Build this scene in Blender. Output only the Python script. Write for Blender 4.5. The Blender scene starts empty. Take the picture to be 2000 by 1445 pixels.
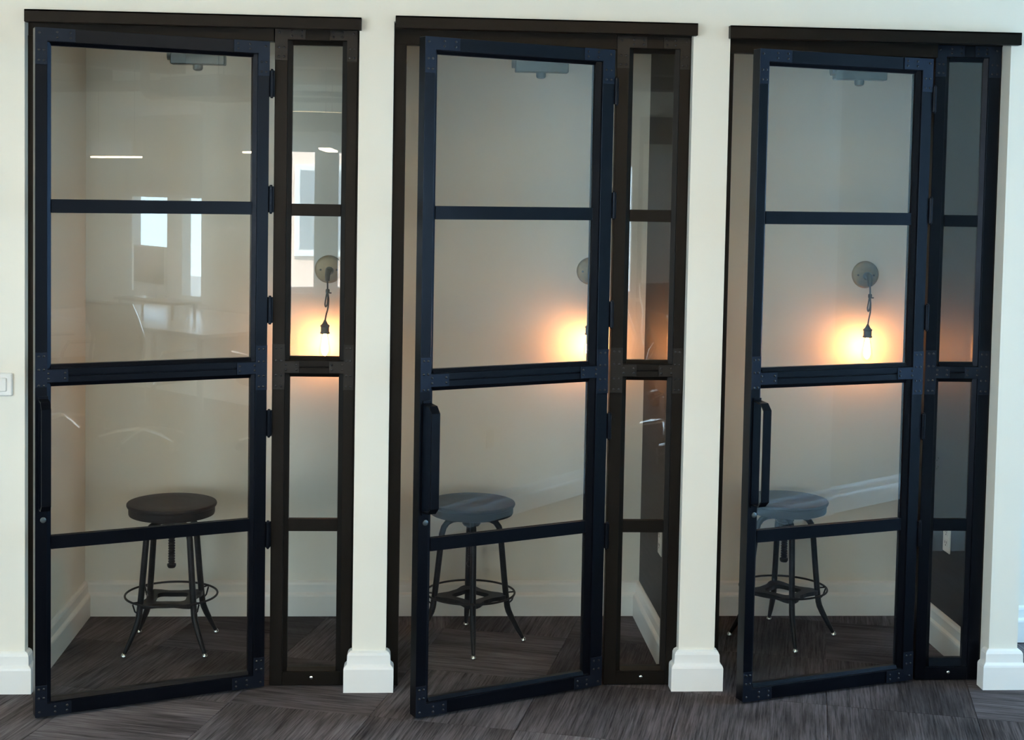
import bpy, bmesh, math, random
from mathutils import Vector, Matrix

random.seed(7)
R = math.radians
sc = bpy.context.scene
col = sc.collection

# ------------------------------------------------------------------ camera, sky, sun, exposure
CAM = Vector((-0.0555, -5.0, 1.7755))
YAW, PITCH, ROLL, FPX, PPY = 0.0648, -0.0554, 0.0183, 2814.9, 521.4
cam_data = bpy.data.cameras.new('camera')
cam_data.sensor_fit = 'HORIZONTAL'
cam_data.sensor_width = 36.0
cam_data.lens = 36.0 * FPX / 2000.0
cam_data.shift_y = -(722.5 - PPY) / 2000.0
cam_data.clip_start = 0.05
cam = bpy.data.objects.new('camera', cam_data)
col.objects.link(cam)
F = Vector((math.sin(YAW) * math.cos(PITCH), math.cos(YAW) * math.cos(PITCH), math.sin(PITCH)))
Rt = Vector((math.cos(YAW), -math.sin(YAW), 0))
Up = Rt.cross(F)
R2 = math.cos(ROLL) * Rt + math.sin(ROLL) * Up
U2 = -math.sin(ROLL) * Rt + math.cos(ROLL) * Up
cam.matrix_world = Matrix(((R2.x, U2.x, -F.x, CAM.x), (R2.y, U2.y, -F.y, CAM.y), (R2.z, U2.z, -F.z, CAM.z), (0, 0, 0, 1)))
sc.camera = cam

world = bpy.data.worlds.new('sky')
sc.world = world
world.use_nodes = True
bg = world.node_tree.nodes['Background']
bg.inputs['Color'].default_value = (0.56, 0.79, 1.0, 1)
bg.inputs['Strength'].default_value = 10.0

sun_data = bpy.data.lights.new('sun', 'SUN')
sun_data.energy = 22.0
sun_data.angle = R(1.0)
sun_data.color = (1.0, 0.93, 0.84)
sun = bpy.data.objects.new('sun', sun_data)
col.objects.link(sun)
sun.rotation_euler = (R(-48), 0, R(8))       # shines towards -y: onto the house across the street

def portal(name, loc, rot, sx, sy):
    d = bpy.data.lights.new(name, 'AREA')
    d.shape = 'RECTANGLE'; d.size = sx; d.size_y = sy
    d.cycles.is_portal = True
    o = bpy.data.objects.new(name, d); col.objects.link(o)
    o.location = loc; o.rotation_euler = rot

vs = sc.view_settings
vs.view_transform = 'Standard'
vs.look = 'None'
vs.gamma = 1.0
vs.exposure = 0.76
vs.use_curve_mapping = False
cy = sc.cycles
cy.max_bounces = 10
cy.diffuse_bounces = 6
cy.glossy_bounces = 4
cy.transmission_bounces = 6
cy.transparent_max_bounces = 24
cy.sample_clamp_indirect = 6.0
cy.caustics_reflective = False
cy.caustics_refractive = False
cy.use_denoising = True

# ------------------------------------------------------------------ materials
def nodes(name):
    m = bpy.data.materials.new(name); m.use_nodes = True
    nt = m.node_tree
    return m, nt, nt.nodes['Principled BSDF']

def mixrgb(nt, fac, a, b):
    n = nt.nodes.new('ShaderNodeMix'); n.data_type = 'RGBA'
    if isinstance(fac, (int, float)): n.inputs['Factor'].default_value = fac
    else: nt.links.new(fac, n.inputs['Factor'])
    for s, v in (('A', a), ('B', b)):
        sock = [i for i in n.inputs if i.name == s and i.type == 'RGBA'][0]
        if isinstance(v, tuple): sock.default_value = (*v, 1)
        else: nt.links.new(v, sock)
    return [o for o in n.outputs if o.type == 'RGBA'][0]

def noise(nt, scale, vec=None, detail=4.0, rough=0.55):
    n = nt.nodes.new('ShaderNodeTexNoise'); n.inputs['Scale'].default_value = scale
    n.inputs['Detail'].default_value = detail; n.inputs['Roughness'].default_value = rough
    if vec is not None: nt.links.new(vec, n.inputs['Vector'])
    return n.outputs['Fac']

def ramp(nt, fac, lo, hi):
    n = nt.nodes.new('ShaderNodeMapRange'); n.inputs['From Min'].default_value = lo; n.inputs['From Max'].default_value = hi
    nt.links.new(fac, n.inputs['Value']); return n.outputs['Result']

def coords(nt, scale=(1, 1, 1), rot=(0, 0, 0)):
    tc = nt.nodes.new('ShaderNodeTexCoord'); mp = nt.nodes.new('ShaderNodeMapping')
    mp.inputs['Scale'].default_value = scale; mp.inputs['Rotation'].default_value = rot
    nt.links.new(tc.outputs['Object'], mp.inputs['Vector']); return mp.outputs['Vector']

def bump(nt, b, fac, dist, strength=0.4):
    n = nt.nodes.new('ShaderNodeBump'); n.inputs['Strength'].default_value = strength; n.inputs['Distance'].default_value = dist
    nt.links.new(fac, n.inputs['Height']); nt.links.new(n.outputs['Normal'], b.inputs['Normal'])

def simple(name, c, rough=0.5, metal=0.0, var=0.12, scale=25.0, bmp=0.0, spec=0.5):
    m, nt, b = nodes(name)
    f = noise(nt, scale, coords(nt))
    a = tuple(max(0.0, v * (1 - var)) for v in c); d = tuple(min(1.0, v * (1 + var)) for v in c)
    nt.links.new(mixrgb(nt, f, a, d), b.inputs['Base Color'])
    b.inputs['Roughness'].default_value = rough; b.inputs['Metallic'].default_value = metal
    b.inputs['Specular IOR Level'].default_value = spec
    if bmp: bump(nt, b, f, bmp)
    return m

def emissive(name, c, s):
    m, nt, b = nodes(name)
    b.inputs['Base Color'].default_value = (*c, 1)
    b.inputs['Emission Color'].default_value = (*c, 1); b.inputs['Emission Strength'].default_value = s
    return m

def steel_mat(name, c, r0, r1, spec=0.3, tint=(1, 1, 1)):
    m, nt, b = nodes(name)
    f = noise(nt, 9.0, coords(nt, (1, 1, 0.35)), 6)
    g = noise(nt, 160.0, coords(nt), 2)
    nt.links.new(mixrgb(nt, f, tuple(v * 0.7 for v in c), tuple(v * 1.5 for v in c)), b.inputs['Base Color'])
    mr = nt.nodes.new('ShaderNodeMapRange'); mr.inputs['To Min'].default_value = r0; mr.inputs['To Max'].default_value = r1
    nt.links.new(f, mr.inputs['Value']); nt.links.new(mr.outputs['Result'], b.inputs['Roughness'])
    b.inputs['Specular IOR Level'].default_value = spec
    b.inputs['Specular Tint'].default_value = (*tint, 1)
    bump(nt, b, g, 0.0004, 0.25)
    return m

def glass_mat(name, gain, tint=(1, 1, 1)):
    m = bpy.data.materials.new(name); m.use_nodes = True; nt = m.node_tree
    nt.nodes.clear()
    out = nt.nodes.new('ShaderNodeOutputMaterial'); mx = nt.nodes.new('ShaderNodeMixShader')
    tr = nt.nodes.new('ShaderNodeBsdfTransparent'); gl = nt.nodes.new('ShaderNodeBsdfGlossy')
    tr.inputs['Color'].default_value = (*tint, 1); gl.inputs['Roughness'].default_value = 0.0
    fr = nt.nodes.new('ShaderNodeFresnel'); fr.inputs['IOR'].default_value = 1.5
    ge = nt.nodes.new('ShaderNodeNewGeometry')
    inv = nt.nodes.new('ShaderNodeMath'); inv.operation = 'SUBTRACT'; inv.inputs[0].default_value = 1.0
    nt.links.new(ge.outputs['Backfacing'], inv.inputs[1])
    mu = nt.nodes.new('ShaderNodeMath'); mu.operation = 'MULTIPLY'; nt.links.new(fr.outputs['Fac'], mu.inputs[0]); nt.links.new(inv.outputs[0], mu.inputs[1])
    m2 = nt.nodes.new('ShaderNodeMath'); m2.operation = 'MULTIPLY'; m2.use_clamp = True; m2.inputs[1].default_value = gain; nt.links.new(mu.outputs[0], m2.inputs[0])
    nt.links.new(m2.outputs[0], mx.inputs[0]); nt.links.new(tr.outputs[0], mx.inputs[1]); nt.links.new(gl.outputs[0], mx.inputs[2])
    nt.links.new(mx.outputs[0], out.inputs[0])
    return m

def translucent(name, c, fac):
    m, nt, b = nodes(name)
    f = noise(nt, 60.0, coords(nt))
    nt.links.new(mixrgb(nt, f, tuple(v * .95 for v in c), c), b.inputs['Base Color']); b.inputs['Roughness'].default_value = .9
    t = nt.nodes.new('ShaderNodeBsdfTranslucent'); t.inputs['Color'].default_value = (*c, 1)
    mx = nt.nodes.new('ShaderNodeMixShader'); mx.inputs[0].default_value = fac
    nt.links.new(b.outputs[0], mx.inputs[1]); nt.links.new(t.outputs[0], mx.inputs[2])
    nt.links.new(mx.outputs[0], nt.nodes['Material Output'].inputs[0])
    return m

def carpet_mat():
    m, nt, b = nodes('carpet')
    v = coords(nt, (46, 1.6, 1)); v2 = coords(nt, (150, 5, 1)); v3 = coords(nt, (5, 2.2, 1)); v4 = coords(nt, (420, 420, 1))
    oi = nt.nodes.new('ShaderNodeObjectInfo')
    for_vec = []
    for vv in (v, v2, v3):
        ad = nt.nodes.new('ShaderNodeVectorMath'); ad.operation = 'ADD'
        cb = nt.nodes.new('ShaderNodeCombineXYZ'); ml = nt.nodes.new('ShaderNodeMath'); ml.operation = 'MULTIPLY'; ml.inputs[1].default_value = 37.0
        nt.links.new(oi.outputs['Random'], ml.inputs[0]); nt.links.new(ml.outputs[0], cb.inputs['Z'])
        nt.links.new(vv, ad.inputs[0]); nt.links.new(cb.outputs[0], ad.inputs[1]); for_vec.append(ad.outputs[0])
    s1 = ramp(nt, noise(nt, 1.0, for_vec[0], 3), 0.34, 0.68)
    s2 = ramp(nt, noise(nt, 1.0, for_vec[1], 3, 0.7), 0.32, 0.68)
    s3 = ramp(nt, noise(nt, 1.0, for_vec[2], 2), 0.35, 0.65)
    s4 = noise(nt, 1.0, v4, 2)
    c1 = mixrgb(nt, s1, (0.050, 0.042, 0.042), (0.150, 0.136, 0.140))
    c2 = mixrgb(nt, s2, (0.016, 0.012, 0.012), (0.330, 0.300, 0.306))
    c3 = mixrgb(nt, 0.5, c1, c2)
    tone = mixrgb(nt, s3, (0.62, 0.60, 0.59), (1.25, 1.25, 1.26))
    tile = mixrgb(nt, oi.outputs['Random'], (0.48, 0.45, 0.45), (0.82, 0.81, 0.83))
    def mul(a, c):
        n = nt.nodes.new('ShaderNodeMix'); n.data_type = 'RGBA'; n.blend_type = 'MULTIPLY'; n.inputs['Factor'].default_value = 1
        A = [i for i in n.inputs if i.type == 'RGBA']; nt.links.new(a, A[0]); nt.links.new(c, A[1])
        return [o for o in n.outputs if o.type == 'RGBA'][0]
    nt.links.new(mul(mul(c3, tone), tile), b.inputs['Base Color'])
    b.inputs['Roughness'].default_value = 0.95; b.inputs['Specular IOR Level'].default_value = 0.1
    ad = nt.nodes.new('ShaderNodeMath'); ad.operation = 'ADD'; nt.links.new(s2, ad.inputs[0]); nt.links.new(s4, ad.inputs[1])
    bump(nt, b, ad.outputs[0], 0.002, 0.5)
    return m

M = {}
M['wall'] = simple('wall_paint', (0.81, 0.775, 0.675), 0.62, var=0.015, scale=3, bmp=0.0)
M['trim'] = simple('white_trim_paint', (0.83, 0.82, 0.78), 0.38, var=0.03, scale=6)
M['accent'] = simple('dark_accent_paint', (0.008, 0.0065, 0.007), 0.6, var=0.2, scale=4)
M['ceil'] = simple('ceiling_paint', (0.74, 0.71, 0.62), 0.8, var=0.03, scale=3)
M['steel'] = steel_mat('black_painted_steel', (0.0016, 0.0018, 0.0030), 0.24, 0.36, 0.15, (0.72, 0.82, 1.0))  # specular tint carries the blue of the reflected daylight
M['plate'] = steel_mat('black_steel_plate', (0.0050, 0.0056, 0.0085), 0.30, 0.42, 0.26, (0.5, 0.68, 1.0))  # bluish daylight sheen put into the specular tint
M['bronze'] = steel_mat('dark_bronze_steel', (0.0050, 0.0040, 0.0032), 0.36, 0.5, 0.13, (1.0, 0.9, 0.8))
M['bronze_plate'] = steel_mat('dark_bronze_plate', (0.0085, 0.0075, 0.0068), 0.34, 0.48, 0.2, (1.0, 0.93, 0.86))
M['rivet'] = simple('dark_rivet_steel', (0.004, 0.004, 0.004), 0.3, var=0.1)
M['glass'] = glass_mat('door_glass', 2.25, (0.95, 0.965, 0.955))
M['blueglass'] = glass_mat('light_bluing_window_glass', 1.0, (0.77, 0.89, 1.0))  # tint added to turn the corridor daylight bluer
M['winglass'] = glass_mat('window_glass', 1.0, (0.95, 0.97, 0.97))
M['carpet'] = carpet_mat()
M['seat'] = simple('dark_wood_seat', (0.012, 0.0085, 0.008), 0.55, var=0.35, scale=14, spec=0.22)
M['stool'] = steel_mat('black_stool_steel', (0.0026, 0.0026, 0.003), 0.3, 0.42, 0.2)
M['silver'] = simple('polished_nickel', (0.70, 0.70, 0.66), 0.22, 1.0, var=0.05)
M['closer'] = simple('grey_closer_metal', (0.075, 0.09, 0.092), 0.38, 0.6, var=0.08)
M['brass'] = simple('aged_brass', (0.27, 0.20, 0.105), 0.45, 0.6, var=0.25, scale=60)
M['darkbrass'] = simple('dark_aged_brass', (0.05, 0.037, 0.022), 0.42, 0.7, var=0.25, scale=80)
M['cord'] = simple('brown_cloth_cord', (0.022, 0.016, 0.013), 0.8, var=0.3, scale=300)
M['bulbglass'] = glass_mat('clear_bulb_glass', 1.3, (1.0, 0.97, 0.92))
M['filament'] = emissive('glowing_filament', (1.0, 0.37, 0.125), 112.0)
M['plastic'] = simple('white_plastic', (0.78, 0.77, 0.73), 0.35, var=0.02)
M['beige'] = simple('beige_plastic', (0.50, 0.45, 0.33), 0.4, var=0.02)
M['slot'] = simple('socket_slot', (0.02, 0.02, 0.02), 0.6, var=0.1)
M['tabletop'] = simple('grey_laminate', (0.58, 0.58, 0.57), 0.25, var=0.04, scale=8)
M['wood'] = simple('brown_wood', (0.17, 0.10, 0.06), 0.45, var=0.3, scale=12)
M['chairmesh'] = simple('dark_chair_mesh', (0.10, 0.085, 0.075), 0.7, var=0.2, scale=90)
M['chrome'] = simple('bright_chair_metal', (0.82, 0.82, 0.80), 0.2, 0.9, var=0.04)
M['alu'] = simple('silver_aluminium', (0.72, 0.73, 0.73), 0.35, 0.5, var=0.03)
M['screen'] = simple('dark_screen', (0.05, 0.052, 0.048), 0.15, var=0.2, scale=2)
M['duct'] = simple('dull_grey_duct', (0.20, 0.185, 0.15), 0.55, var=0.12, scale=5)
M['beam'] = simple('dark_beam', (0.055, 0.047, 0.04), 0.6, var=0.15, scale=5)
M['blind'] = translucent('pale_blind_fabric', (0.62, 0.60, 0.55), 0.12)
M['lamp'] = emissive('lit_diffuser', (1.0, 0.80, 0.54), 22.0)
M['added_uplamp'] = emissive('added_uplight_glow', (1.0, 0.78, 0.50), 42.0)  # upward glow added to brighten the office ceiling and upper walls
M['strip'] = emissive('soft_ring_light', (1.0, 0.78, 0.45), 5.0)
M['facade'] = simple('pale_pink_stucco', (0.74, 0.56, 0.46), 0.9, var=0.06, scale=2)
M['pane_dark'] = simple('dark_house_pane', (0.25, 0.28, 0.30), 0.1, var=0.1)
M['street'] = simple('street_paving', (0.30, 0.30, 0.29), 0.9, var=0.1, scale=2)
M['darkwood'] = simple('dark_stained_panel', (0.05, 0.035, 0.025), 0.5, var=0.25, scale=6)
M['greywall'] = simple('warm_grey_wall', (0.46, 0.43, 0.36), 0.65, var=0.02, scale=3)  # darker and yellower than the main wall colour

# ------------------------------------------------------------------ mesh helpers
class MB:
    def __init__(s): s.v = []; s.f = []
    def add(s, vs, fs):
        n = len(s.v); s.v += [tuple(p) for p in vs]; s.f += [tuple(i + n for i in f) for f in fs]; return s
    def box(s, x0, x1, y0, y1, z0, z1):
        return s.add([(x0, y0, z0), (x1, y0, z0), (x1, y1, z0), (x0, y1, z0), (x0, y0, z1), (x1, y0, z1), (x1, y1, z1), (x0, y1, z1)],
                     [(0, 3, 2, 1), (4, 5, 6, 7), (0, 1, 5, 4), (1, 2, 6, 5), (2, 3, 7, 6), (3, 0, 4, 7)])
    def prism(s, poly, axis, a, b):
        # poly: counter-clockwise list of 2-D points in the two remaining axes
        def P(u, w, t):
            return {'x': (t, u, w), 'y': (u, t, w), 'z': (u, w, t)}[axis]
        n = len(poly)
        vs = [P(u, w, a) for u, w in poly] + [P(u, w, b) for u, w in poly]
        fs = [tuple(range(n))[::-1], tuple(range(n, 2 * n))] + [(i, (i + 1) % n, n + (i + 1) % n, n + i) for i in range(n)]
        return s.add(vs, fs)
    def lathe(s, prof, n=24, c=(0, 0, 0), axis='z'):
        vs = []; fs = []
        for (r, h) in prof:
            for k in range(n):
                a = 2 * math.pi * k / n
                p = {'z': (r * math.cos(a), r * math.sin(a), h), 'y': (r * math.cos(a), h, r * math.sin(a)), 'x': (h, r * math.cos(a), r * math.sin(a))}[axis]
                vs.append((p[0] + c[0], p[1] + c[1], p[2] + c[2]))
        m = len(prof)
        for i in range(m - 1):
            for k in range(n):
                k2 = (k + 1) % n
                fs.append((i * n + k, i * n + k2, (i + 1) * n + k2, (i + 1) * n + k))
        fs.append(tuple(range(n))[::-1]); fs.append(tuple((m - 1) * n + k for k in range(n)))
        return s.add(vs, fs)
    def tube(s, pts, r, n=10, closed=False):
        pts = [Vector(p) for p in pts]; m = len(pts)
        rr = r if isinstance(r, (list, tuple)) else [r] * m
        vs = []; fs = []; ref = None
        for i, p in enumerate(pts):
            if closed: t = pts[(i + 1) % m] - pts[i - 1]
            else: t = pts[min(i + 1, m - 1)] - pts[max(i - 1, 0)]
            t.normalize()
            if ref is None: ref = Vector((0, 0, 1)) if abs(t.z) < 0.9 else Vector((1, 0, 0))
            a = (ref - t * ref.dot(t)).normalized(); b = t.cross(a); ref = a
            for k in range(n):
                th = 2 * math.pi * k / n
                vs.append(p + (a * math.cos(th) + b * math.sin(th)) * rr[i])
        for i in range(m if closed else m - 1):
            j = (i + 1) % m
            for k in range(n):
                k2 = (k + 1) % n
                fs.append((i * n + k, i * n + k2, j * n + k2, j * n + k))
        if not closed:
            fs.append(tuple(range(n))[::-1]); fs.append(tuple((m - 1) * n + k for k in range(n)))
        return s.add(vs, fs)
    def build(s, name, mat, parent=None, smooth=False, bevel=0.0):
        me = bpy.data.meshes.new(name)
        bm = bmesh.new()
        bv = [bm.verts.new(p) for p in s.v]
        for f in s.f:
            try: bm.faces.new([bv[i] for i in f])
            except ValueError: pass
        bmesh.ops.recalc_face_normals(bm, faces=bm.faces[:])
        if bevel:
            ed = [e for e in bm.edges if len(e.link_faces) == 2 and e.calc_face_angle(0) > R(35)]
            bmesh.ops.bevel(bm, geom=ed, offset=bevel, segments=1, affect='EDGES', clamp_overlap=True)
        bm.to_mesh(me); bm.free()
        if smooth:
            for p in me.polygons: p.use_smooth = True
            me.set_sharp_from_angle(angle=R(38))
        me.materials.append(mat)
        o = bpy.data.objects.new(name, me); col.objects.link(o)
        if parent is not None: o.parent = parent
        return o

def tag(o, label, cat, group=None, kind=None):
    o['label'] = label; o['category'] = cat
    if group: o['group'] = group
    if kind: o['kind'] = kind
    return o

def empty(name, loc=(0, 0, 0), rz=0.0):
    o = bpy.data.objects.new(name, None); col.objects.link(o)
    o.location = loc; o.rotation_euler = (0, 0, rz); o.empty_display_size = 0.1
    return o

def copy_tree(o, parent=None):
    c = o.copy(); col.objects.link(c)
    if parent is not None: c.parent = parent
    for ch in list(o.children): copy_tree(ch, c)
    return c

def sweep(path, prof, left=True):
    """extrude a profile (offset from the wall, height) along a floor polyline; the offset goes to the left of travel"""
    m = MB(); n = len(path); P = [Vector((p[0], p[1])) for p in path]; dirs = [(P[i + 1] - P[i]).normalized() for i in range(n - 1)]
    nor = [Vector((-d.y, d.x)) * (1 if left else -1) for d in dirs]
    vs = []
    for i in range(n):
        if i == 0: o = nor[0]
        elif i == n - 1: o = nor[-1]
        else:
            b = (nor[i - 1] + nor[i]).normalized(); o = b / max(0.3, b.dot(nor[i]))
        for (d, z) in prof: vs.append((P[i].x + o.x * d, P[i].y + o.y * d, z))
    k = len(prof); fs = []
    for i in range(n - 1):
        for j in range(k):
            j2 = (j + 1) % k
            fs.append((i * k + j, (i + 1) * k + j, (i + 1) * k + j2, i * k + j2))
    fs.append(tuple(range(k))); fs.append(tuple((n - 1) * k + j for j in range(k))[::-1])
    return m.add(vs, fs)

def wall_holes(m, axis, a0, a1, t0, t1, z0, z1, holes):
    """boxes filling a wall that runs along axis from a0 to a1 (thickness t0..t1) around rectangular holes (h0, h1, zb, zt)"""
    def bx(u0, u1, w0, w1):
        if u1 - u0 < 1e-4 or w1 - w0 < 1e-4: return
        if axis == 'x': m.box(u0, u1, t0, t1, w0, w1)
        else: m.box(t0, t1, u0, u1, w0, w1)
    u = a0
    for (h0, h1, zb, zt) in sorted(holes):
        bx(u, h0, z0, z1); bx(h0, h1, z0, zb); bx(h0, h1, zt, z1); u = h1
    bx(u, a1, z0, z1)
    return m

# ------------------------------------------------------------------ measured layout (metres; booth wall in the plane y = 0)
X1L, X1R, X2L, X2R, X3L, X3R = -1.395, -0.269, -0.151, 0.888, 1.017, 2.020
XEND = 2.125          # right end of the booth wall
DEP = 0.90            # booth depth
HT = 2.335            # top of the openings
CEIL = 2.90
OX0, OX1, OY0 = -4.0, 3.4, -8.3          # office
CX1, CY0, CY1 = 6.0, -1.8, 0.54          # corridor to the right

BASE = [(0, 0), (0.028, 0), (0.028, 0.082), (0.026, 0.089), (0.017, 0.097), (0.016, 0.128), (0.012, 0.137), (0.004, 0.142), (0, 0.142)]

# ---- floor
fl = MB().box(OX0 - .2, CX1 + .2, OY0 - .2, 1.1, -0.10, -0.004).build('floor', M['carpet'])
tag(fl, 'dark brown grey streaked carpet tile floor', 'floor', kind='structure')
tile_mesh = None
TA = R(-15.5); TS = 0.5
ca, sa = math.cos(TA), math.sin(TA)
tx0, ty0 = 1.382, -0.168
for i in range(-9, 6):
    for j in range(-5, 7):
        cx = tx0 + ca * (i + .5) * TS - sa * (j + .5) * TS
        cy_ = ty0 + sa * (i + .5) * TS + ca * (j + .5) * TS
        if not (-2.3 < cx < 2.9 and -1.15 < cy_ < 1.0): continue
        if cx > 2.2 and cy_ > .3: continue
        if tile_mesh is None:
            o = MB().box(-TS / 2 + .0012, TS / 2 - .0012, -TS / 2 + .0012, TS / 2 - .0012, -0.0045, 0).build('carpet_tile', M['carpet'], fl)
            tile_mesh = o.data
        else:
            o = bpy.data.objects.new('carpet_tile', tile_mesh); col.objects.link(o); o.parent = fl
        o.location = (cx, cy_, 0)
        o.rotation_euler = (0, 0, TA + (math.pi / 2 if random.random() < .3 else 0) + (math.pi if random.random() < .5 else 0))

# ---- booth wall with three openings
m = MB()
wall_holes(m, 'x', OX0, XEND, 0.0, 0.14, 0.0, CEIL, [(X1L, X1R, 0, HT), (X2L, X2R, 0, HT), (X3L, X3R, 0, HT)])
tag(m.build('wall_front', M['wall']), 'cream painted wall with three tall booth openings', 'wall', kind='structure')
m = MB().box(X1L - .12, XEND, DEP, DEP + .1, 0, CEIL)
tag(m.build('wall_back', M['wall']), 'cream back wall inside the three booths', 'wall', kind='structure')
for nm, a, b, lab in (('wall_partition_1', X1L - .12, X1L, 'cream side wall of the booth by the light switch'),
                      ('wall_partition_2', X1R, X2L, 'cream partition between the switch side booth and the middle booth'),
                      ('wall_partition_3', X2R, X3L, 'cream partition between the middle booth and the end booth'),
                      ('wall_partition_4', X3R, XEND, 'cream end partition beside the recess')):
    tag(MB().box(a, b, .14, DEP, 0, CEIL).build(nm, M['wall']), lab, 'wall', kind='structure')
for k, (x, lab) in enumerate(((X1R, 'dark painted side panel of the booth by the light switch'), (X2R, 'dark painted side panel of the middle booth'), (X3R, 'dark painted side panel of the end booth'))):
    tag(MB().box(x - .004, x, .0901, DEP, .0, 2.5).build('wall_accent_%d' % (k + 1), M['accent']), lab, 'wall', kind='structure')
tag(MB().box(X1L - .12, XEND, .14, DEP, 2.55, 2.65).build('ceiling_booths', M['wall']), 'plain ceiling inside the booths', 'ceiling', kind='structure')

# ---- corridor and office shell (partly seen in the glass reflections, and past the end pillar)
m = MB().box(XEND, CX1, CY1, CY1 + .12, 0, CEIL)
tag(m.build('wall_recess', M['wall']), 'pale wall set back beyond the end pillar', 'wall', kind='structure')
m = MB()
wall_holes(m, 'y', CY0 - .12, CY1 + .12, CX1, CX1 + .12, 0, CEIL, [(-1.75, .48, .12, 2.8)])
tag(m.build('wall_right', M['wall']), 'corridor end wall with a large window', 'wall', kind='structure')
m = MB().box(1.9, 3.75, CY0 - .12, CY0, 0, CEIL)
tag(m.build('wall_opposite', M['wall']), 'pale wall across the corridor from the booths', 'wall', kind='structure')
m = MB().box(3.75, CX1, CY0 - .16, CY0 - .02, 0, CEIL)
tag(m.build('wall_corridor', M['greywall']), 'warm grey stretch of wall at the far end of the corridor', 'wall', kind='structure')
WR = [(-6.80, -5.70, .77, 2.30), (-4.60, -2.50, .77, 2.30)]  # second opening is an extra unseen window that adds daylight
m = MB()
wall_holes(m, 'y', OY0 - .12, CY0 - .12, OX1, OX1 + .12, 0, CEIL, WR)
tag(m.build('wall_window_side', M['wall']), 'cream office wall with windows beside the long table', 'wall', kind='structure')
WB = [(-3.70, -.97, .76, 2.12), (-.86, .45, .76, 2.12), (.85, 1.985, .76, 2.04)]
WL = [(-7.9, -5.4, .6, 2.55), (-4.0, -2.8, .6, 2.55)]  # side wall windows added out of view for more daylight on the booths
m = MB()
wall_holes(m, 'x', OX0 - .12, OX1 + .12, OY0 - .12, OY0, 0, CEIL, WB)
tag(m.build('wall_far', M['wall']), 'far office wall with three windows', 'wall', kind='structure')
m = MB()
wall_holes(m, 'y', OY0 - .12, .14, OX0 - .12, OX0, 0, CEIL, WL)
tag(m.build('wall_left', M['wall']), 'cream office side wall with two added daylight windows', 'wall', kind='structure')
m = MB().box(OX0 - .2, CX1 + .2, OY0 - .2, 1.1, CEIL, CEIL + .1)
tag(m.build('ceiling', M['ceil']), 'pale open office ceiling', 'ceiling', kind='structure')

# ---- baseboards
def base(name, path, left, lab):
    return tag(sweep(path, BASE, left).build(name, M['trim'], bevel=0), lab, 'baseboard', kind='structure')
base('baseboard_left', [(OX0, 0), (X1L, 0), (X1L, .05)], False, 'white stepped baseboard under the light switch')
base('baseboard_pillar_1', [(X1R, .03), (X1R, 0), (X2L, 0), (X2L, .03)], False, 'white stepped plinth around the pillar between first and middle booth')
base('baseboard_pillar_2', [(X2R, .03), (X2R, 0), (X3L, 0), (X3L, .03)], False, 'white stepped plinth around the pillar between middle and end booth')
base('baseboard_right', [(X3R, .03), (X3R, 0), (XEND, 0), (XEND, CY1), (CX1, CY1)], False, 'white stepped plinth around the end pillar and recess')
for k, (a, b) in enumerate(((X1L, X1R - .004), (X2L, X2R - .004), (X3L, X3R - .004))):
    base('baseboard_booth_%d' % (k + 1), [(a, .145), (a, DEP), (b, DEP), (b, .145)], False, 'white stepped baseboard inside the ' + ('switch side', 'middle', 'end')[k] + ' booth')
base('baseboard_opposite', [(3.75, CY0), (1.9, CY0), (1.9, CY0 - .12)], False, 'white stepped baseboard across the corridor')
base('baseboard_corridor', [(CX1, CY0 - .02), (3.75, CY0 - .02)], False, 'white stepped baseboard at the far corridor end')

# ------------------------------------------------------------------ steel door fronts
def rivets(parent, pts, y):
    m = MB()
    for (x, z) in pts:
        m.lathe([(.0042, y), (.0042, y - .0008), (.0030, y - .0018), (.0012, y - .0022)], 8, (x, 0, z), 'y')
    o = m.build('rivet', M['rivet'], parent, smooth=True); o['kind'] = 'stuff'
    return o

def corner_plate(root, x, z, sx, sz, fw, lx, lz, y=0.0, hgt=None, mat='plate'):
    """L plate in the frame corner at (x, z); sx, sz point into the panel"""
    fh = hgt or fw; p = .0025
    poly = [(0, 0), (lx, 0), (lx, fh), (fw, fh), (fw, lz), (0, lz)]
    poly = [(x + sx * a, z + sz * b) for a, b in poly]
    if sx * sz < 0: poly = poly[::-1]
    o = MB().prism(poly, 'y', y - p, y).build('corner_plate', M[mat], root, bevel=.0006)
    pts = []
    for a, b in ((.32, .30), (.32, .70)): pts.append((x + sx * lx * .88, z + sz * fh * b)); pts.append((x + sx * lx * .55, z + sz * fh * b))
    for a in (.3, .72): pts.append((x + sx * fw * a, z + sz * lz * .88)); pts.append((x + sx * fw * a, z + sz * lz * .60))
    pts.append((x + sx * fw * .35, z + sz * fh * .4))
    rivets(o, pts, y - p)

def tee_plate(root, x, sx, fw, zc, lz, lx, hh, y=0.0, lo=None, mat='plate'):
    p = .0025; lo = lo or lz
    poly = [(0, -lo), (fw, -lo), (fw, -hh), (lx, -hh), (lx, hh), (fw, hh), (fw, lz), (0, lz)]
    poly = [(x + sx * a, zc + b) for a, b in poly]
    if sx < 0: poly = poly[::-1]
    o = MB().prism(poly, 'y', y - p, y).build('tee_plate', M[mat], root, bevel=.0006)
    pts = []
    for a in (.3, .72):
        pts += [(x + sx * fw * a, zc + lz * .84), (x + sx * fw * a, zc + lz * .28), (x + sx * fw * a, zc - lo * .84)]
        pts += [(x + sx * fw * a, zc - lz * .36)] if lo == lz else []
    for a in (fw + .004, lx - .010):
        pts += [(x + sx * a, zc + hh * .42), (x + sx * a, zc - hh * .42)]
    rivets(o, pts, y - p)

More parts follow.
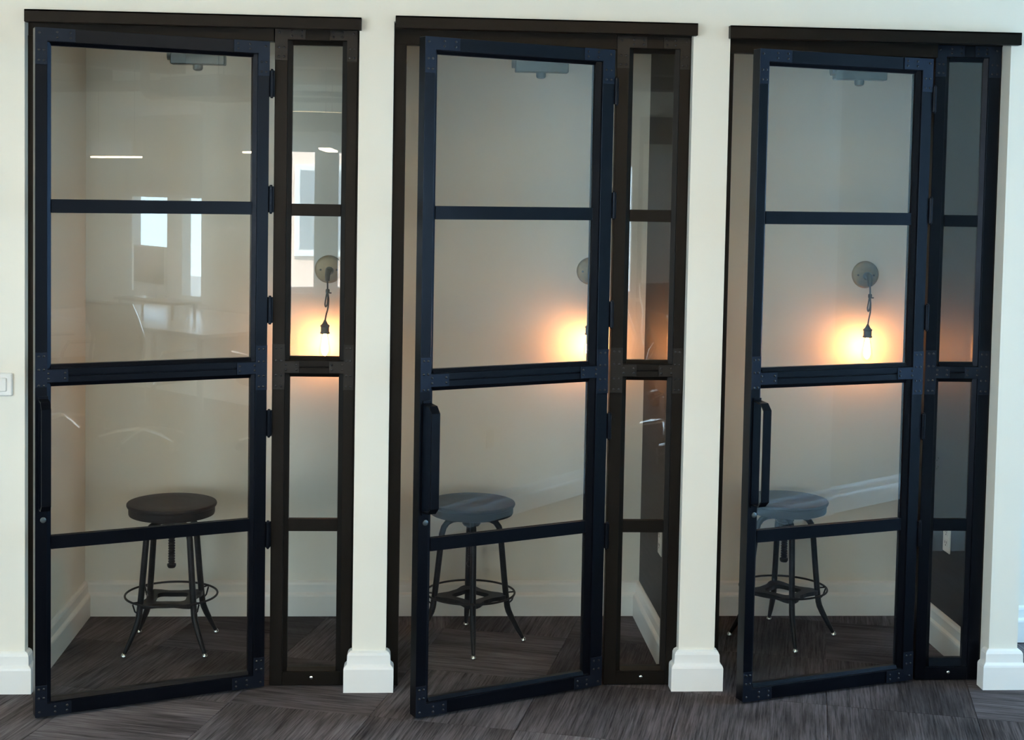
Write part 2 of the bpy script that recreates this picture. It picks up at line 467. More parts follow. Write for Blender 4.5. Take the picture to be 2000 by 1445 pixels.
def steel_panel(root, x0, x1, z0, z1, fl_, fr_, bl, br, top, bot, gtop, gbot, bars, steel, t=.045, side=False):
    """frame of a leaf or sidelight between x0 and x1; fl_/fr_ stile faces, bl/br beads, glass from gbot to gtop"""
    za, zb = 1.099, 1.171                     # the two panes end here
    MB().box(x0, x0 + fl_, 0, t, z0, z1).build('stile', steel, root, bevel=.0012)
    MB().box(x1 - fr_, x1, 0, t, z0, z1).build('stile', steel, root, bevel=.0012)
    xi0, xi1 = x0 + fl_, x1 - fr_
    MB().box(xi0, xi1, .0004, t - .0004, z1 - top, z1).build('top_rail', steel, root, bevel=.0012)
    MB().box(xi0, xi1, .0004, t - .0004, z0, z0 + bot).build('bottom_rail', steel, root, bevel=.0012)
    m = MB().box(xi0, xi1, .0004, t, 1.137, 1.158).box(xi0, xi1, .0004, t, 1.112, 1.133).box(xi0, xi1, .008, t - .006, 1.1325, 1.1375)
    m.build('mid_rail', steel, root, bevel=.001)
    g0, g1 = x0 + fl_ + bl, x1 - fr_ - br
    for (pz0, pz1, fz0, fz1) in ((zb, gtop, 1.158, z1 - top), (gbot, za, z0 + bot, 1.112)):
        m = MB()
        yb0, yb1, yc = .009, .036, .0165
        def bead(ax0, ax1, bz0, bz1, horiz, inner_hi):
            if horiz:
                q = [(yb0, bz0), (yb1, bz0), (yb1, bz1), (yc, bz1)] if inner_hi else [(yc, bz0), (yb1, bz0), (yb1, bz1), (yb0, bz1)]
                m.prism(q, 'x', ax0, ax1)
            else:
                q = [(ax0, yb0), (ax1, yc), (ax1, yb1), (ax0, yb1)] if inner_hi else [(ax0, yc), (ax1, yb0), (ax1, yb1), (ax0, yb1)]
                m.prism(q, 'z', bz0, bz1)
        bead(xi0, g0, fz0, fz1, False, True)
        bead(g1, xi1, fz0, fz1, False, False)
        bead(g0, g1, fz0, pz0, True, True)
        bead(g0, g1, pz1, fz1, True, False)
        m.build('glazing_bead', steel, root)
        MB().box(g0 - .006, g1 + .006, .021, .027, pz0 - .006, pz1 + .006).build('glass_pane', M['glass'], root)
    for (b0, b1) in bars:
        m = MB().box(g0, g1, .0135, .0205, b0, b1).box(g0, g1, .0275, .0345, b0, b1)
        m.build('flat_bar', steel, root, bevel=.0008)
    return g0, g1

def hinges(root, x, y, zs, h=.09):
    for z in zs:
        m = MB().lathe([(.0075, z - h / 2), (.0075, z + h / 2)], 12, (x, y, 0)).lathe([(.004, z - h / 2 - .005), (.0055, z - h / 2)], 12, (x, y, 0)).lathe([(.0055, z + h / 2), (.004, z + h / 2 + .005)], 12, (x, y, 0))
        m.box(x - .0095, x + .0115, y + .004, y + .009, z - h / 2, z + h / 2)
        m.build('hinge', M['steel'], root, smooth=True)

HZ = [2.115, 1.718, 1.335, .940, .548]

def booth(n, xl, xr, hx, hy, L, ang, stiles, side, jy, header, jw):
    where = ('beside the light switch', 'between the two white pillars', 'next to the end pillar')[n - 1]
    # door leaf: hinge at the local origin, free edge towards local -x, opened outwards
    d = empty('door_%d' % n, (hx, hy, 0), R(ang))
    tag(d, ('black steel framed glass door ajar ' if n != 2 else 'black steel framed glass door opened widest ') + where, 'door', 'glass booth doors', 'structure')
    ffree, bfree, fh, bh = stiles
    x0, x1 = -L, -.008
    steel_panel(d, x0, x1, .010, 2.258, ffree, fh, bfree, bh, .044, .045, 2.203, .066, ((1.665, 1.709), (.562, .606)), M['steel'])
    corner_plate(d, x0, 2.258, 1, -1, ffree, .125, .118, hgt=.042)
    corner_plate(d, x1, 2.258, -1, -1, fh, .125, .118, hgt=.042)
    corner_plate(d, x0, .010, 1, 1, ffree, .115, .105, hgt=.042)
    corner_plate(d, x1, .010, -1, 1, fh, .115, .105, hgt=.042)
    tee_plate(d, x0, 1, ffree, 1.135, .078, ffree + .066, .0205, lo=.036)
    tee_plate(d, x1, -1, fh, 1.135, .078, fh + .066, .0205)
    # pull handle: bent flat strip on the free stile
    sx0, sx1 = x0 + .010, x0 + .040
    pr = [(0, 1.062), (-.048, 1.058), (-.070, 1.036), (-.070, .722), (-.048, .702), (0, .698)]
    inn = [(0, 1.057), (-.046, 1.053), (-.065, 1.034), (-.065, .724), (-.046, .707), (0, .703)]
    m = MB()
    for k in range(5):
        a, b, c, e = pr[k], pr[k + 1], inn[k + 1], inn[k]
        m.prism([a, b, c, e], 'x', sx0, sx1)
    m.box(sx0, sx1, -.004, 0, .690, 1.070)
    m.build('pull_handle', M['steel'], d)
    m = MB().lathe([(.0095, .002), (.0095, -.003), (.006, -.0045), (.002, -.0048)], 16, ((sx0 + sx1) / 2, 0, .664), 'y')
    m.build('lock_cylinder', M['closer'], d, smooth=True)
    hinges(d, .0, -.002, HZ)
    # sidelight, fixed
    s = empty('window_%d' % n, (side[0], jy, 0))
    tag(s, 'narrow fixed steel framed glass sidelight ' + ('of the booth beside the light switch', 'of the middle booth', 'of the booth next to the end pillar')[n - 1], 'sidelight', 'glass sidelights', 'structure')
    w = side[1] - side[0]
    st = M['bronze'] if n < 3 else M['steel']
    pm = 'bronze_plate' if n < 3 else 'plate'
    g = steel_panel(s, 0, w, .004, 2.309, side[2], side[3], .016, .016, .042, .048, 2.252, .066 if n < 3 else .08, ((1.662, 1.704), (.552, .596)), st, side=True)
    corner_plate(s, 0, 2.309, 1, -1, side[2], .105, .112, hgt=.040, mat=pm)
    corner_plate(s, w, 2.309, -1, -1, side[3], .095, .112, hgt=.040, mat=pm)
    tee_plate(s, 0, 1, side[2], 1.135, .080, side[2] + .050, .0205, mat=pm)
    tee_plate(s, w, -1, side[3], 1.135, .080, side[3] + .050, .0205, mat=pm)
    MB().lathe([(.006, .0005), (.006, -.003), (.003, -.005)], 12, (w * .52, 0, .032), 'y').build('bolt', M['silver'], s, smooth=True)
    # frame: header beam, head rail, jamb
    f = empty('trim_%d' % n, (0, 0, 0))
    tag(f, 'dark steel header and jamb frame ' + ('of the booth beside the light switch', 'of the middle booth', 'of the end booth')[n - 1], 'door frame', 'steel booth frames', 'structure')
    hb, ht, hx0, hx1 = header
    m = MB().box(hx0, hx1, -.034, .0, hb, ht).box(hx0, hx1, -.034, .028, ht - .006, ht).box(max(hx0, xl), min(hx1, xr), 0, .028, hb + .006, ht - .006)
    m.build('header_beam', M['bronze'], f, bevel=.001)
    MB().box(xl, hx + .004, .045, .095, 2.262, HT).build('head_rail', M['bronze'], f, bevel=.001)
    MB().box(side[0] - .004, xr, jy + .002, .095, 2.3092, HT).build('transom_strip', M['bronze'], f)
    MB().box(xl, xl + jw, max(jy, .035), .090, .003, 2.262).build('jamb', M['bronze'], f, bevel=.001)
    MB().box(side[1], xr, jy + .006, .090, .003, 2.309).build('jamb', M['bronze'], f)
    # door closer on the inside of the head
    cx = hx - .27 * 1.0 if n == 1 else hx - .26
    c = empty('door_closer', (cx, .095, 2.225))
    tag(c, 'grey metal door closer under the head of the ' + ('booth beside the light switch', 'middle booth', 'end booth')[n - 1], 'door closer', 'overhead door closers')
    MB().box(-.088, .10, .0, .045, -.044, .03).build('body', M['closer'], c, bevel=.003)
    MB().lathe([(.022, -.100), (.022, -.088)], 16, (0, .022, -.008), 'x').build('end_cap', M['closer'], c, smooth=True)
    MB().lathe([(.0175, -.044), (.0175, -.056), (.015, -.062), (.008, -.065)], 16, (.004, .022, 0)).build('pinion_cap', M['closer'], c, smooth=True)
    MB().box(.0, .016, .016, .028, .03, .036).build('arm', M['closer'], c)

booth(1, X1L, X1R, -.568, .020, .779, 22.4, (.038, .014, .040, .014), (-.560, -.277, .044, .036), .040, (2.300, 2.342, -1.388, -.262), .034)
booth(2, X2L, X2R, .623, .017, .738, 25.3, (.038, .014, .048, .022), (.626, .884, .044, .036), .036, (2.310, 2.352, -.146, .896), .043)
booth(3, X3L, X3R, 1.770, .060, .722, 18.3, (.036, .012, .044, .018), (1.776, 2.014, .040, .042), .072, (2.305, 2.348, 1.010, 2.044), .030)

# ------------------------------------------------------------------ bar stools
def make_stool():
    r = empty('bar_stool')
    seat = MB().lathe([(.02, .508), (.154, .508), (.159, .510), (.161, .515), (.1615, .538), (.166, .541), (.1685, .546), (.1685, .551), (.166, .5545), (.160, .556), (.11, .554), (.05, .553), (.003, .553)], 48)
    seat.build('seat', M['seat'], r, smooth=True)
    m = MB().lathe([(.055, .5075), (.055, .504), (.026, .503), (.024, .500), (.034, .496), (.036, .470), (.030, .462), (.018, .458), (.018, .440), (.014, .436)], 24)
    m.build('hub', M['stool'], r, smooth=True)
    prof = [(.0125, .440)]
    z = .436
    while z > .322:
        prof += [(.0135, z), (.0105, z - .005)]; z -= .010
    prof += [(.012, .318), (.017, .316), (.017, .309), (.013, .302), (.004, .300)]
    MB().lathe(prof[::-1], 16).build('screw_post', M['stool'], r, smooth=True)
    for k in range(4):
        a = R(45 + 90 * k); ca, sa = math.cos(a), math.sin(a)
        line = [(.026, .484), (.050, .487), (.074, .484), (.094, .473), (.107, .455), (.114, .430), (.121, .36), (.131, .26), (.140, .18), (.145, .142), (.150, .124), (.162, .098), (.188, .050), (.208, .016)]
        rad = [.0118] * 9 + [.012, .012, .0115, .0095, .007]
        leg = MB().tube([(u * ca, u * sa, z) for u, z in line], rad, 12).build('leg', M['stool'], r, smooth=True)
        MB().lathe([(.006, 0), (.0105, .001), (.0115, .006), (.009, .013), (.006, .017)], 14, (.2115 * ca, .2115 * sa, 0)).build('glide', M['silver'], leg, smooth=True)
        # wire bracket that carries the foot ring
        m = MB().tube([(.140 * ca, .140 * sa, .196), (.172 * ca, .172 * sa, .199), (.1725 * ca, .1725 * sa, .192), (.163 * ca, .163 * sa, .165), (.146 * ca, .146 * sa, .150)], .0032, 8)
        m.build('ring_bracket', M['stool'], r, smooth=True)
    # pierced brace plate with hollowed sides
    N = 48; vo = []; vi = []
    for k in range(N):
        th = 2 * math.pi * k / N
        c4 = .5 + .5 * math.cos(4 * (th - R(45)))
        ro = .092 + .050 * c4 ** 2.0
        ri = .058 + .016 * c4 ** 1.5
        vo.append((ro * math.cos(th), ro * math.sin(th))); vi.append((ri * math.cos(th), ri * math.sin(th)))
    vs = [(x, y, .188) for x, y in vo] + [(x, y, .188) for x, y in vi] + [(x, y, .172) for x, y in vo] + [(x, y, .172) for x, y in vi]
    fs = []
    for k in range(N):
        j = (k + 1) % N
        fs += [(k, j, N + j, N + k), (2 * N + j, 2 * N + k, 3 * N + k, 3 * N + j), (j, k, 2 * N + k, 2 * N + j), (N + k, N + j, 3 * N + j, 3 * N + k)]
    MB().add(vs, fs).build('brace_plate', M['stool'], r)
    MB().tube([(.1725 * math.cos(2 * math.pi * k / 64), .1725 * math.sin(2 * math.pi * k / 64), .199) for k in range(64)], .0042, 8, closed=True).build('foot_ring', M['stool'], r, smooth=True)
    return r
st1 = make_stool()
for k, (x, y, rz, lab) in enumerate(((-.980, .502, 0, 'round dark screw stool in the booth beside the light switch'), (.164, .530, 47, 'round dark screw stool in the middle booth'), (1.417, .600, 45, 'round dark screw stool in the end booth'))):
    s = st1 if k == 0 else copy_tree(st1)
    s.location = (x, y, 0); s.rotation_euler = (0, 0, R(rz))
    tag(s, lab, 'stool', 'screw stools inside the booths')

# ------------------------------------------------------------------ wall sconces with bare bulbs
def make_sconce():
    r = empty('wall_sconce')                      # origin: centre of the back plate on the wall, room side is local -y
    MB().lathe([(.0555, 0), (.0570, -.004), (.0560, -.009), (.0520, -.0125), (.044, -.0145), (.015, -.0155), (.003, -.0156)], 40, (0, 0, 0), 'y').build('back_plate', M['brass'], r, smooth=True)
    m = MB()
    for sx in (-.033, .033): m.lathe([(.0042, -.0140), (.0042, -.0165), (.002, -.0178)], 10, (sx, 0, -.002), 'y')
    o = m.build('screw', M['darkbrass'], r, smooth=True); o['kind'] = 'stuff'
    MB().tube([(.004, -.012, -.006), (.003, -.036, -.003), (.001, -.062, -.006), (-.001, -.073, -.022), (-.001, -.077, -.044)], [.0165, .0155, .013, .0105, .0085], 14).build('arm', M['darkbrass'], r, smooth=True)
    cordp = [(-.001, -.077, -.040), (.000, -.078, -.075), (-.003, -.0785, -.095), (-.007, -.079, -.120), (-.009, -.080, -.138), (-.006, -.081, -.147), (-.0005, -.080, -.136), (.002, -.079, -.110), (.0005, -.0785, -.086),
             (.0005, -.075, -.090), (.0045, -.075, -.115), (.003, -.079, -.150), (-.004, -.084, -.180), (-.008, -.086, -.206)]
    pts = []
    for i in range(len(cordp) - 1):
        p0, p1, p2, p3 = [Vector(cordp[max(0, min(len(cordp) - 1, i + q))]) for q in (-1, 0, 1, 2)]
        for t in (0, .25, .5, .75):
            pts.append(.5 * ((2 * p1) + (-p0 + p2) * t + (2 * p0 - 5 * p1 + 4 * p2 - p3) * t * t + (-p0 + 3 * p1 - 3 * p2 + p3) * t ** 3))
    pts.append(Vector(cordp[-1]))
    MB().tube(pts, .0032, 8).build('cord', M['cord'], r, smooth=True)
    m = MB().lathe([(.0075, -.092), (.0080, -.088), (.0080, -.080), (.0065, -.076)], 12, (.0005, -.077, 0)).box(.006, .016, -.079, -.075, -.094, -.089)
    m.build('cord_clip', M['cord'], r, smooth=True)
    bx, by = -.008, -.086
    MB().lathe([(.0190, -.255), (.0198, -.252), (.0190, -.249), (.0168, -.248), (.0168, -.228), (.0190, -.226), (.0190, -.222), (.0150, -.219), (.0105, -.214), (.0060, -.205), (.0030, -.199)], 24, (bx, by, 0)).build('socket', M['darkbrass'], r, smooth=True)
    env = [(.0125, -.249), (.0130, -.262), (.0160, -.280), (.0205, -.302), (.0235, -.322), (.0230, -.336), (.0185, -.347), (.0095, -.3535), (.002, -.3545)]
    b = MB().lathe(env[::-1], 28, (bx, by, 0)).build('bulb', M['bulbglass'], r, smooth=True)
    fil = [(.006, -.257), (.0085, -.270), (.0115, -.290), (.0140, -.312), (.0135, -.326), (.0085, -.338), (.003, -.344)]
    MB().lathe(fil[::-1], 16, (bx, by, 0)).build('filament', M['filament'], b, smooth=True)
    return r
sn1 = make_sconce()
for k, (x, z, lab) in enumerate(((-.420, 1.428, 'aged brass wall sconce with bare bulb lighting the booth beside the light switch'), (.651, 1.436, 'aged brass wall sconce with bare bulb lighting the middle booth'), (1.804, 1.438, 'aged brass wall sconce with bare bulb lighting the end booth'))):
    s = sn1 if k == 0 else copy_tree(sn1)
    s.location = (x, DEP, z)
    tag(s, lab, 'wall lamp', 'bare bulb sconces in the booths')

# ------------------------------------------------------------------ outlets and switch
def make_outlet(mat):
    r = empty('wall_outlet')                      # plate in the local xz plane, facing local -y
    MB().box(-.036, .036, -.006, 0, -.058, .058).build('plate', mat, r, bevel=.003)
    for dz in (.021, -.021):
        f = MB().box(-.017, .017, -.0075, -.004, dz - .0145, dz + .0145).build('receptacle', mat, r, bevel=.002)
        m = MB().box(-.009, -.006, -.0082, -.006, dz - .002, dz + .008).box(.006, .009, -.0082, -.006, dz - .002, dz + .008).lathe([(.003, -.006), (.003, -.0082)], 8, (0, 0, dz - .008), 'y')
        o = m.build('slot', M['slot'], f); o['kind'] = 'stuff'
    return r
ou = make_outlet(M['plastic'])
for k, (loc, rz, lab) in enumerate((((X2R - .004, .392, .440), -90, 'white duplex outlet on the dark side wall of the middle booth'),
                                    ((X3R - .004, .425, .444), -90, 'white duplex outlet on the dark side wall of the end booth'),
                                    ((2.54, CY0, .440), 180, 'white duplex outlet on the wall across the corridor'))):
    o = ou if k == 0 else copy_tree(ou)
    o.location = loc; o.rotation_euler = (0, 0, R(rz)); tag(o, lab, 'outlet', 'duplex outlets')
bp = empty('blank_plate', (2.408, CY0, .440), R(180))
MB().box(-.034, .034, -.006, 0, -.05, .05).build('plate', M['beige'], bp, bevel=.003)
MB().box(-.012, .012, -.009, -.005, -.02, .02).build('cover', M['beige'], bp, bevel=.002)
tag(bp, 'beige wall plate next to the outlet across the corridor', 'wall plate')
sw = empty('light_switch', (-1.470, 0, 1.071))
MB().box(-.036, .036, -.012, 0, -.040, .040).build('plate', M['plastic'], sw, bevel=.004)
MB().box(-.018, .018, -.017, -.010, -.024, .024).build('rocker', M['plastic'], sw, bevel=.003)
tag(sw, 'small white wall switch beside the first booth opening', 'switch')

# ------------------------------------------------------------------ office behind the camera, partly seen in the glass
def office_window(n, axis, pos, a0, a1, z0, z1, inward, mull, lab, out, gm='winglass'):
    r = empty('window_%d' % n)
    tag(r, lab, 'window', 'office windows', 'structure')
    d0, d1 = (pos, pos + out * .09) if out > 0 else (pos + out * .09, pos)
    def bx(u0, u1, w0, w1, t0=d0, t1=d1):
        m = MB()
        return m.box(u0, u1, t0, t1, w0, w1) if axis == 'x' else m.box(t0, t1, u0, u1, w0, w1)
    fw = .055
    for (u0, u1, w0, w1) in ((a0, a0 + fw, z0, z1), (a1 - fw, a1, z0, z1), (a0 + fw, a1 - fw, z0, z0 + fw), (a0 + fw, a1 - fw, z1 - fw, z1)):
        bx(u0, u1, w0, w1).build('window_frame', M['trim'], r)
    cuts = [a0 + fw] + [c for q in mull for c in (q[0], q[1])] + [a1 - fw]
    for q in mull: bx(q[0], q[1], z0 + fw, z1 - fw).build('mullion', M['trim'], r)
    mid = (d0 + d1) / 2
    for i in range(0, len(cuts), 2):
        bx(cuts[i], cuts[i + 1], z0 + fw, z1 - fw, mid - .003, mid + .003).build('pane', M[gm], r)
    s0, s1 = (pos - .06, pos) if out > 0 else (pos, pos + .06)
    bx(a0 - .04, a1 + .04, z0 - .035, z0, s0, s1).build('sill', M['trim'], r)
    bx(a0 - .04, a1 + .04, z1, z1 + .09, (pos - .02 if out > 0 else pos), (pos if out > 0 else pos + .02)).build('casing', M['trim'], r)
    return r
office_window(4, 'y', OX1, *WR[0], -1, [(-6.23, -6.02)], 'office window with half drawn blind behind the long table', 1)
office_window(5, 'y', OX1, *WR[1], -1, [(-3.6, -3.5)], 'extra unseen office window near the corridor wall', 1)
office_window(6, 'x', OY0, *WB[0], 1, [(-2.83, -2.78), (-1.93, -1.88)], 'far wall window facing the pink house', -1)
office_window(7, 'x', OY0, *WB[1], 1, [(-.22, -.17)], 'middle window of the far wall', -1)
office_window(8, 'x', OY0, *WB[2], 1, [(1.47, 1.52)], 'far wall window beside the dark panelling', -1)
office_window(9, 'y', CX1, -1.75, .48, .12, 2.8, -1, [(-.67, -.61)], 'tall window at the corridor end with tint added to blue its light', 1, 'blueglass')
portal('portal_a', (OX1 + .10, -6.25, 1.53), (0, R(90), 0), 1.5, 1.1)
portal('portal_b', (OX1 + .10, -3.55, 1.53), (0, R(90), 0), 1.5, 2.1)
office_window(10, 'y', OX0, *WL[0], 1, [(-6.68, -6.62)], 'added unseen daylight window at the far end of the office side wall', -1)
office_window(11, 'y', OX0, *WL[1], 1, [(-3.43, -3.37)], 'added unseen daylight window of the office side wall near the booths', -1)
portal('portal_g', (OX0 - .10, -6.65, 1.575), (0, R(-90), 0), 1.95, 2.5)
portal('portal_h', (OX0 - .10, -3.4, 1.575), (0, R(-90), 0), 1.95, 1.2)
portal('portal_c', (-2.335, OY0 - .11, 1.44), (R(90), 0, 0), 2.73, 1.36)
portal('portal_d', (-.205, OY0 - .11, 1.44), (R(90), 0, 0), 1.31, 1.36)
portal('portal_e', (1.4175, OY0 - .11, 1.40), (R(90), 0, 0), 1.135, 1.28)
portal('portal_f', (CX1 + .10, -.635, 1.46), (0, R(90), 0), 2.68, 2.23)

bl = empty('roller_blind', (OX1 - .03, -6.25, 2.32))
tag(bl, 'pale roller blind half drawn over the window by the table', 'blind')
MB().box(-.004, .0, -.55, .55, -.66, 0).build('fabric', M['blind'], bl)
MB().box(-.05, .0, -.58, .58, 0, .085).build('cassette', M['trim'], bl, bevel=.004)
MB().box(-.010, .006, -.55, .55, -.685, -.66).build('bottom_bar', M['trim'], bl)

tb = empty('conference_table', (2.72, -5.15, 0))
tag(tb, 'long grey topped meeting table beside the office window', 'table')
MB().box(-.60, .60, -1.15, 1.15, .710, .740).build('table_top', M['tabletop'], tb, bevel=.004)
for sx in (-.5, .5):
    for sy in (-1.0, 1.0):
        MB().lathe([(.025, -.004), (.022, .71)], 12, (sx, sy, 0)).build('leg', M['chrome'], tb, smooth=True)

rs = empty('monitor_riser', (2.66, -5.30, .740))
tag(rs, 'low wooden riser shelf standing on the meeting table', 'shelf')
MB().box(-.13, .13, -.39, .39, .115, .135).build('board', M['wood'], rs, bevel=.002)
for sx in (-.10, .10):
    for sy in (-.34, .34):
        MB().lathe([(.009, 0), (.013, .115)], 10, (sx, sy, 0)).build('leg', M['wood'], rs, smooth=True)

mo = empty('desktop_computer', (2.68, -5.42, .875), R(-82))
tag(mo, 'silver all in one desktop computer on the riser shelf', 'computer')
MB().box(-.26, .26, -.012, .012, .035, .40).build('case', M['alu'], mo, bevel=.003)
MB().box(-.25, .25, -.0135, -.011, .115, .39).build('screen', M['screen'], mo)
m = MB().prism([(-.085, 0), (.095, 0), (.085, .006), (.03, .09), (.012, .09), (.012, .006), (-.085, .006)], 'x', -.09, .09)
m.build('stand', M['alu'], mo)
kb = MB().box(-.055, .055, -.21, .21, 0, .012).build('keyboard', M['alu'], bevel=.002); kb.location = (2.32, -5.35, .740)
tag(kb, 'flat silver keyboard lying on the meeting table', 'keyboard')

def make_chair():
    r = empty('office_chair')                     # faces local +x
    MB().box(-.22, .24, -.24, .24, .44, .50).build('seat', M['chairmesh'], r, bevel=.02)
    bk = [(-.20, .50), (-.235, .60), (-.215, .72), (-.26, .86), (-.31, .98), (-.285, .99), (-.235, .87), (-.19, .72), (-.205, .60), (-.175, .50)]
    MB().prism(bk[::-1], 'y', -.22, .22).build('backrest', M['chairmesh'], r)
    for s in (-1, 1):
        MB().tube([(-.20, s * .25, .48), (-.235, s * .25, .62), (-.21, s * .25, .74), (-.27, s * .24, .90), (-.30, s * .22, .985)], .011, 8).build('back_frame', M['chrome'], r, smooth=True)
        MB().tube([(-.15, s * .27, .46), (-.12, s * .28, .60), (-.08, s * .28, .665), (.18, s * .28, .66)], .012, 8).build('armrest', M['chrome'], r, smooth=True)
    MB().lathe([(.028, .10), (.028, .30), (.018, .30), (.018, .44)], 12).build('gas_lift', M['chrome'], r, smooth=True)
    for k in range(5):
        a = 2 * math.pi * k / 5 + .3
        leg = MB().tube([(0, 0, .12), (.16 * math.cos(a), .16 * math.sin(a), .10), (.29 * math.cos(a), .29 * math.sin(a), .065)], [.022, .017, .013], 8).build('base_arm', M['chrome'], r, smooth=True)
        c = (.29 * math.cos(a), .29 * math.sin(a), .0275)
        MB().lathe([(.010, -.02), (.0275, -.018), (.0275, .018), (.010, .02)], 12, c, 'x').build('caster', M['slot'], leg, smooth=True)
    return r
ch = make_chair()
for k, (x, y, rz, lab) in enumerate(((1.72, -5.05, 10, 'mesh office chair in front of the desktop computer'), (1.78, -4.18, -8, 'mesh office chair at the middle of the meeting table'), (2.35, -3.42, -75, 'mesh office chair at the near end of the meeting table'), (2.15, -6.75, 60, 'mesh office chair at the far end of the meeting table'))):
    o = ch if k == 0 else copy_tree(ch)
    o.location = (x, y, -.004); o.rotation_euler = (0, 0, R(rz)); tag(o, lab, 'chair', 'office chairs at the meeting table')

def pendant(loc, rz, ln, lab):
    r = empty('pendant_light', loc, R(rz))
    tag(r, lab, 'pendant light', 'linear pendant lights')
    m = MB().box(-.05, .05, -ln / 2, ln / 2, .012, .10).box(-.05, -.044, -ln / 2, ln / 2, .10, .13).box(.044, .05, -ln / 2, ln / 2, .10, .13).box(-.044, .044, -ln / 2, -ln / 2 + .006, .10, .13).box(-.044, .044, ln / 2 - .006, ln / 2, .10, .13)
    m.build('housing', M['trim'], r)
    MB().box(-.044, .044, -ln / 2 + .006, ln / 2 - .006, 0, .012).build('diffuser', M['lamp'], r)
    MB().box(-.040, .040, -ln / 2 + .01, ln / 2 - .01, .10, .105).build('added_uplight', M['added_uplamp'], r)  # added glowing strip, lights the ceiling from inside the housing
    for s in (-1, 1):
        MB().tube([(0, s * ln * .42, .13), (0, s * ln * .42, CEIL - loc[2])], .0025, 6).build('cable', M['cord'], r)
pendant((2.74, -5.98, 1.95), 0, .60, 'linear pendant over the far end of the meeting table')
pendant((2.66, -3.92, 1.98), 0, .60, 'linear pendant over the near end of the meeting table')
pendant((-.74, -5.75, 2.02), 0, .9, 'linear pendant in the open office')
pendant((-1.6, -2.6, 2.70), 90, 1.6, 'long linear pendant added high out of view in front of the booth beside the light switch')  # this and the next pendant are added unseen for warm light on the booth wall
pendant((.9, -2.6, 2.70), 90, 1.6, 'long linear pendant added high out of view in front of the middle booth')

u = empty('ceiling_unit', (3.02, -5.0, 2.40))
tag(u, 'boxy grey ceiling air unit above the meeting table', 'air unit')
MB().box(-.30, .30, -.36, .36, 0, .16).build('case', M['duct'], u, bevel=.006)
for sx in (-.25, .25):
    for sy in (-.3, .3):
        MB().tube([(sx, sy, .16), (sx, sy, CEIL - 2.40)], .004, 6).build('rod', M['slot'], u)
p = MB().tube([(3.12, -8.2, 2.60), (3.12, -5.40, 2.53)], .045, 12).build('ceiling_pipe', M['duct'], smooth=True)
tag(p, 'horizontal grey pipe running to the ceiling air unit', 'pipe')
p = MB().tube([(2.85, -5.75, CEIL), (2.85, -5.75, 2.50), (2.85, -5.72, 2.46), (2.86, -5.66, 2.44), (2.90, -5.37, 2.46)], .038, 12).build('drop_pipe', M['duct'], smooth=True)
tag(p, 'grey elbow pipe dropping from the ceiling to the air unit', 'pipe')
b = MB().box(-4.0, 3.4, -7.3, -7.05, 2.62, CEIL).build('trim_beam_1', M['beam']); tag(b, 'dark ceiling beam near the far office wall', 'beam', kind='structure')
b = MB().box(-4.0, 3.4, -6.2, -5.98, 2.66, CEIL).build('trim_beam_2', M['beam']); tag(b, 'dark ceiling beam above the meeting table', 'beam', kind='structure')
p = MB().tube([(-4, -6.6, 2.62), (1.2, -6.6, 2.62)], .055, 12).build('ceiling_pipe', M['duct'], smooth=True)
tag(p, 'long grey pipe under the open office ceiling', 'pipe')
rg = empty('ring_pendant', (-1.0, -7.45, 2.24))
tag(rg, 'large dark ring pendant in front of the far windows', 'pendant light')
N = 48
for (r0, r1, z0, z1, nm) in ((.62, .60, 0, .12, 'ring'), (.50, .485, .26, .30, 'upper_ring')):
    vs = []; fs = []
    for k in range(N):
        a = 2 * math.pi * k / N; c, s = math.cos(a), math.sin(a)
        vs += [(r0 * c, r0 * s, z0), (r0 * c, r0 * s, z1), (r1 * c, r1 * s, z1), (r1 * c, r1 * s, z0)]
        j = (k + 1) % N
        fs += [(4 * k + q, 4 * j + q, 4 * j + (q + 1) % 4, 4 * k + (q + 1) % 4) for q in range(4)]
    MB().add(vs, fs).build(nm, M['beam'], rg)
vs = []; fs = []
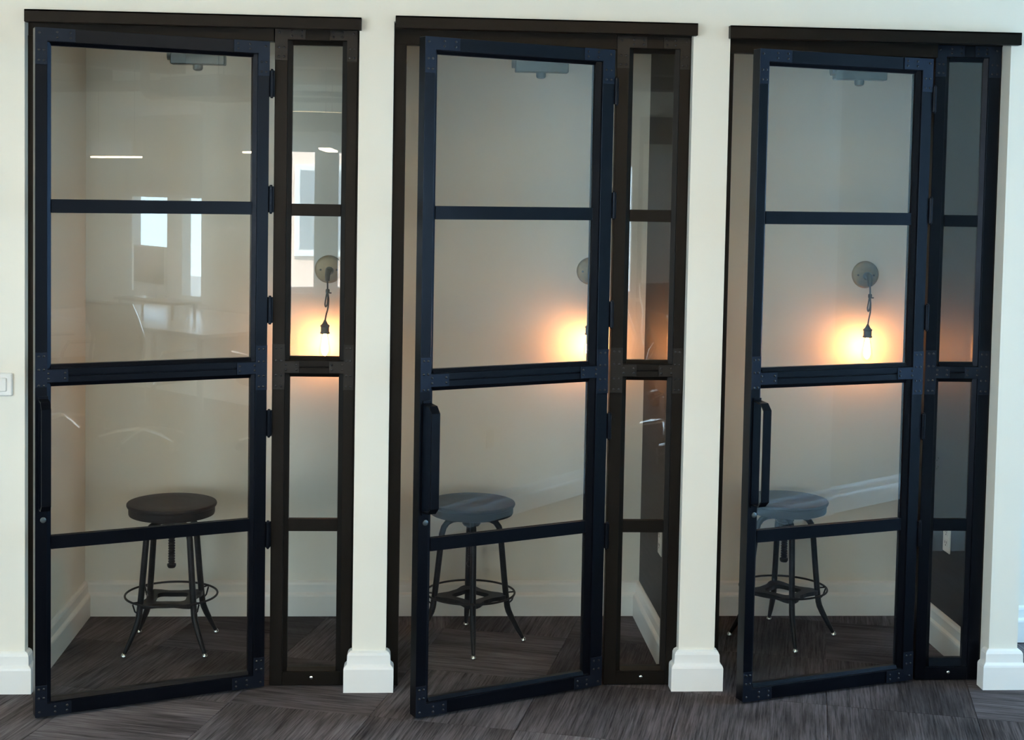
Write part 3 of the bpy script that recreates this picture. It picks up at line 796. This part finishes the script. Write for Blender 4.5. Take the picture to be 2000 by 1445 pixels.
for k in range(N):
    a = 2 * math.pi * k / N; c, q = math.cos(a), math.sin(a)
    vs += [(.618 * c, .618 * q, .12), (.618 * c, .618 * q, .125), (.602 * c, .602 * q, .125), (.602 * c, .602 * q, .12)]
    j = (k + 1) % N
    fs += [(4 * k + w, 4 * j + w, 4 * j + (w + 1) % 4, 4 * k + (w + 1) % 4) for w in range(4)]
MB().add(vs, fs).build('light_strip', M['strip'], rg)
for k in range(3):
    a = 2 * math.pi * k / 3
    MB().tube([(.61 * math.cos(a), .61 * math.sin(a), .12), (.49 * math.cos(a), .49 * math.sin(a), .28), (.02 * math.cos(a), .02 * math.sin(a), CEIL - 2.24)], .003, 6).build('cable', M['cord'], rg)

wp = empty('wall_panelling', (2.0, OY0, 0))
tag(wp, 'dark stained panelling around the projection screen on the far wall', 'panelling')
MB().box(-.012, .022, 0, .04, .5, 2.45).build('upright', M['darkwood'], wp)
MB().box(.022, 1.35, 0, .05, 2.20, 2.45).build('lintel', M['darkwood'], wp)
MB().box(.022, 1.35, 0, .03, .0, .70).build('lower_panel', M['darkwood'], wp)
ps = MB().box(2.035, 3.3, OY0 + .002, OY0 + .022, .72, 2.11).build('projection_screen', M['plastic'])
tag(ps, 'blank white projection screen on the far office wall', 'screen')

# ---- outside
tag(MB().box(-40, 40, -60, OY0 - .3, -3.2, -3.0).build('ground', M['street']), 'street paving outside the office', 'ground', kind='structure')
hs = empty('building', (-2.0, -20.0, -3.0))
tag(hs, 'pale pink stucco house across the street', 'building')
MB().box(-6.5, 5.0, -5, 0, 0, 8.0).build('wall', M['facade'], hs)
MB().box(-6.8, 5.3, -5.3, .3, 8.0, 8.3).build('roof', M['trim'], hs)
for wx in (-5.2, -3.2, -1.35, .35, 2.2, 3.9):
    for wz in (.9, 3.6, 6.0):
        w = MB().box(wx - .55, wx + .55, 0, .08, wz - .08, wz + 1.5).build('window', M['trim'], hs)
        for a in (-1, 1):
            for b_ in (0, 1):
                MB().box(wx + (a * .25) - .21, wx + (a * .25) + .21, .06, .09, wz + .04 + b_ * .72, wz + .68 + b_ * .72).build('pane', M['pane_dark'], w)
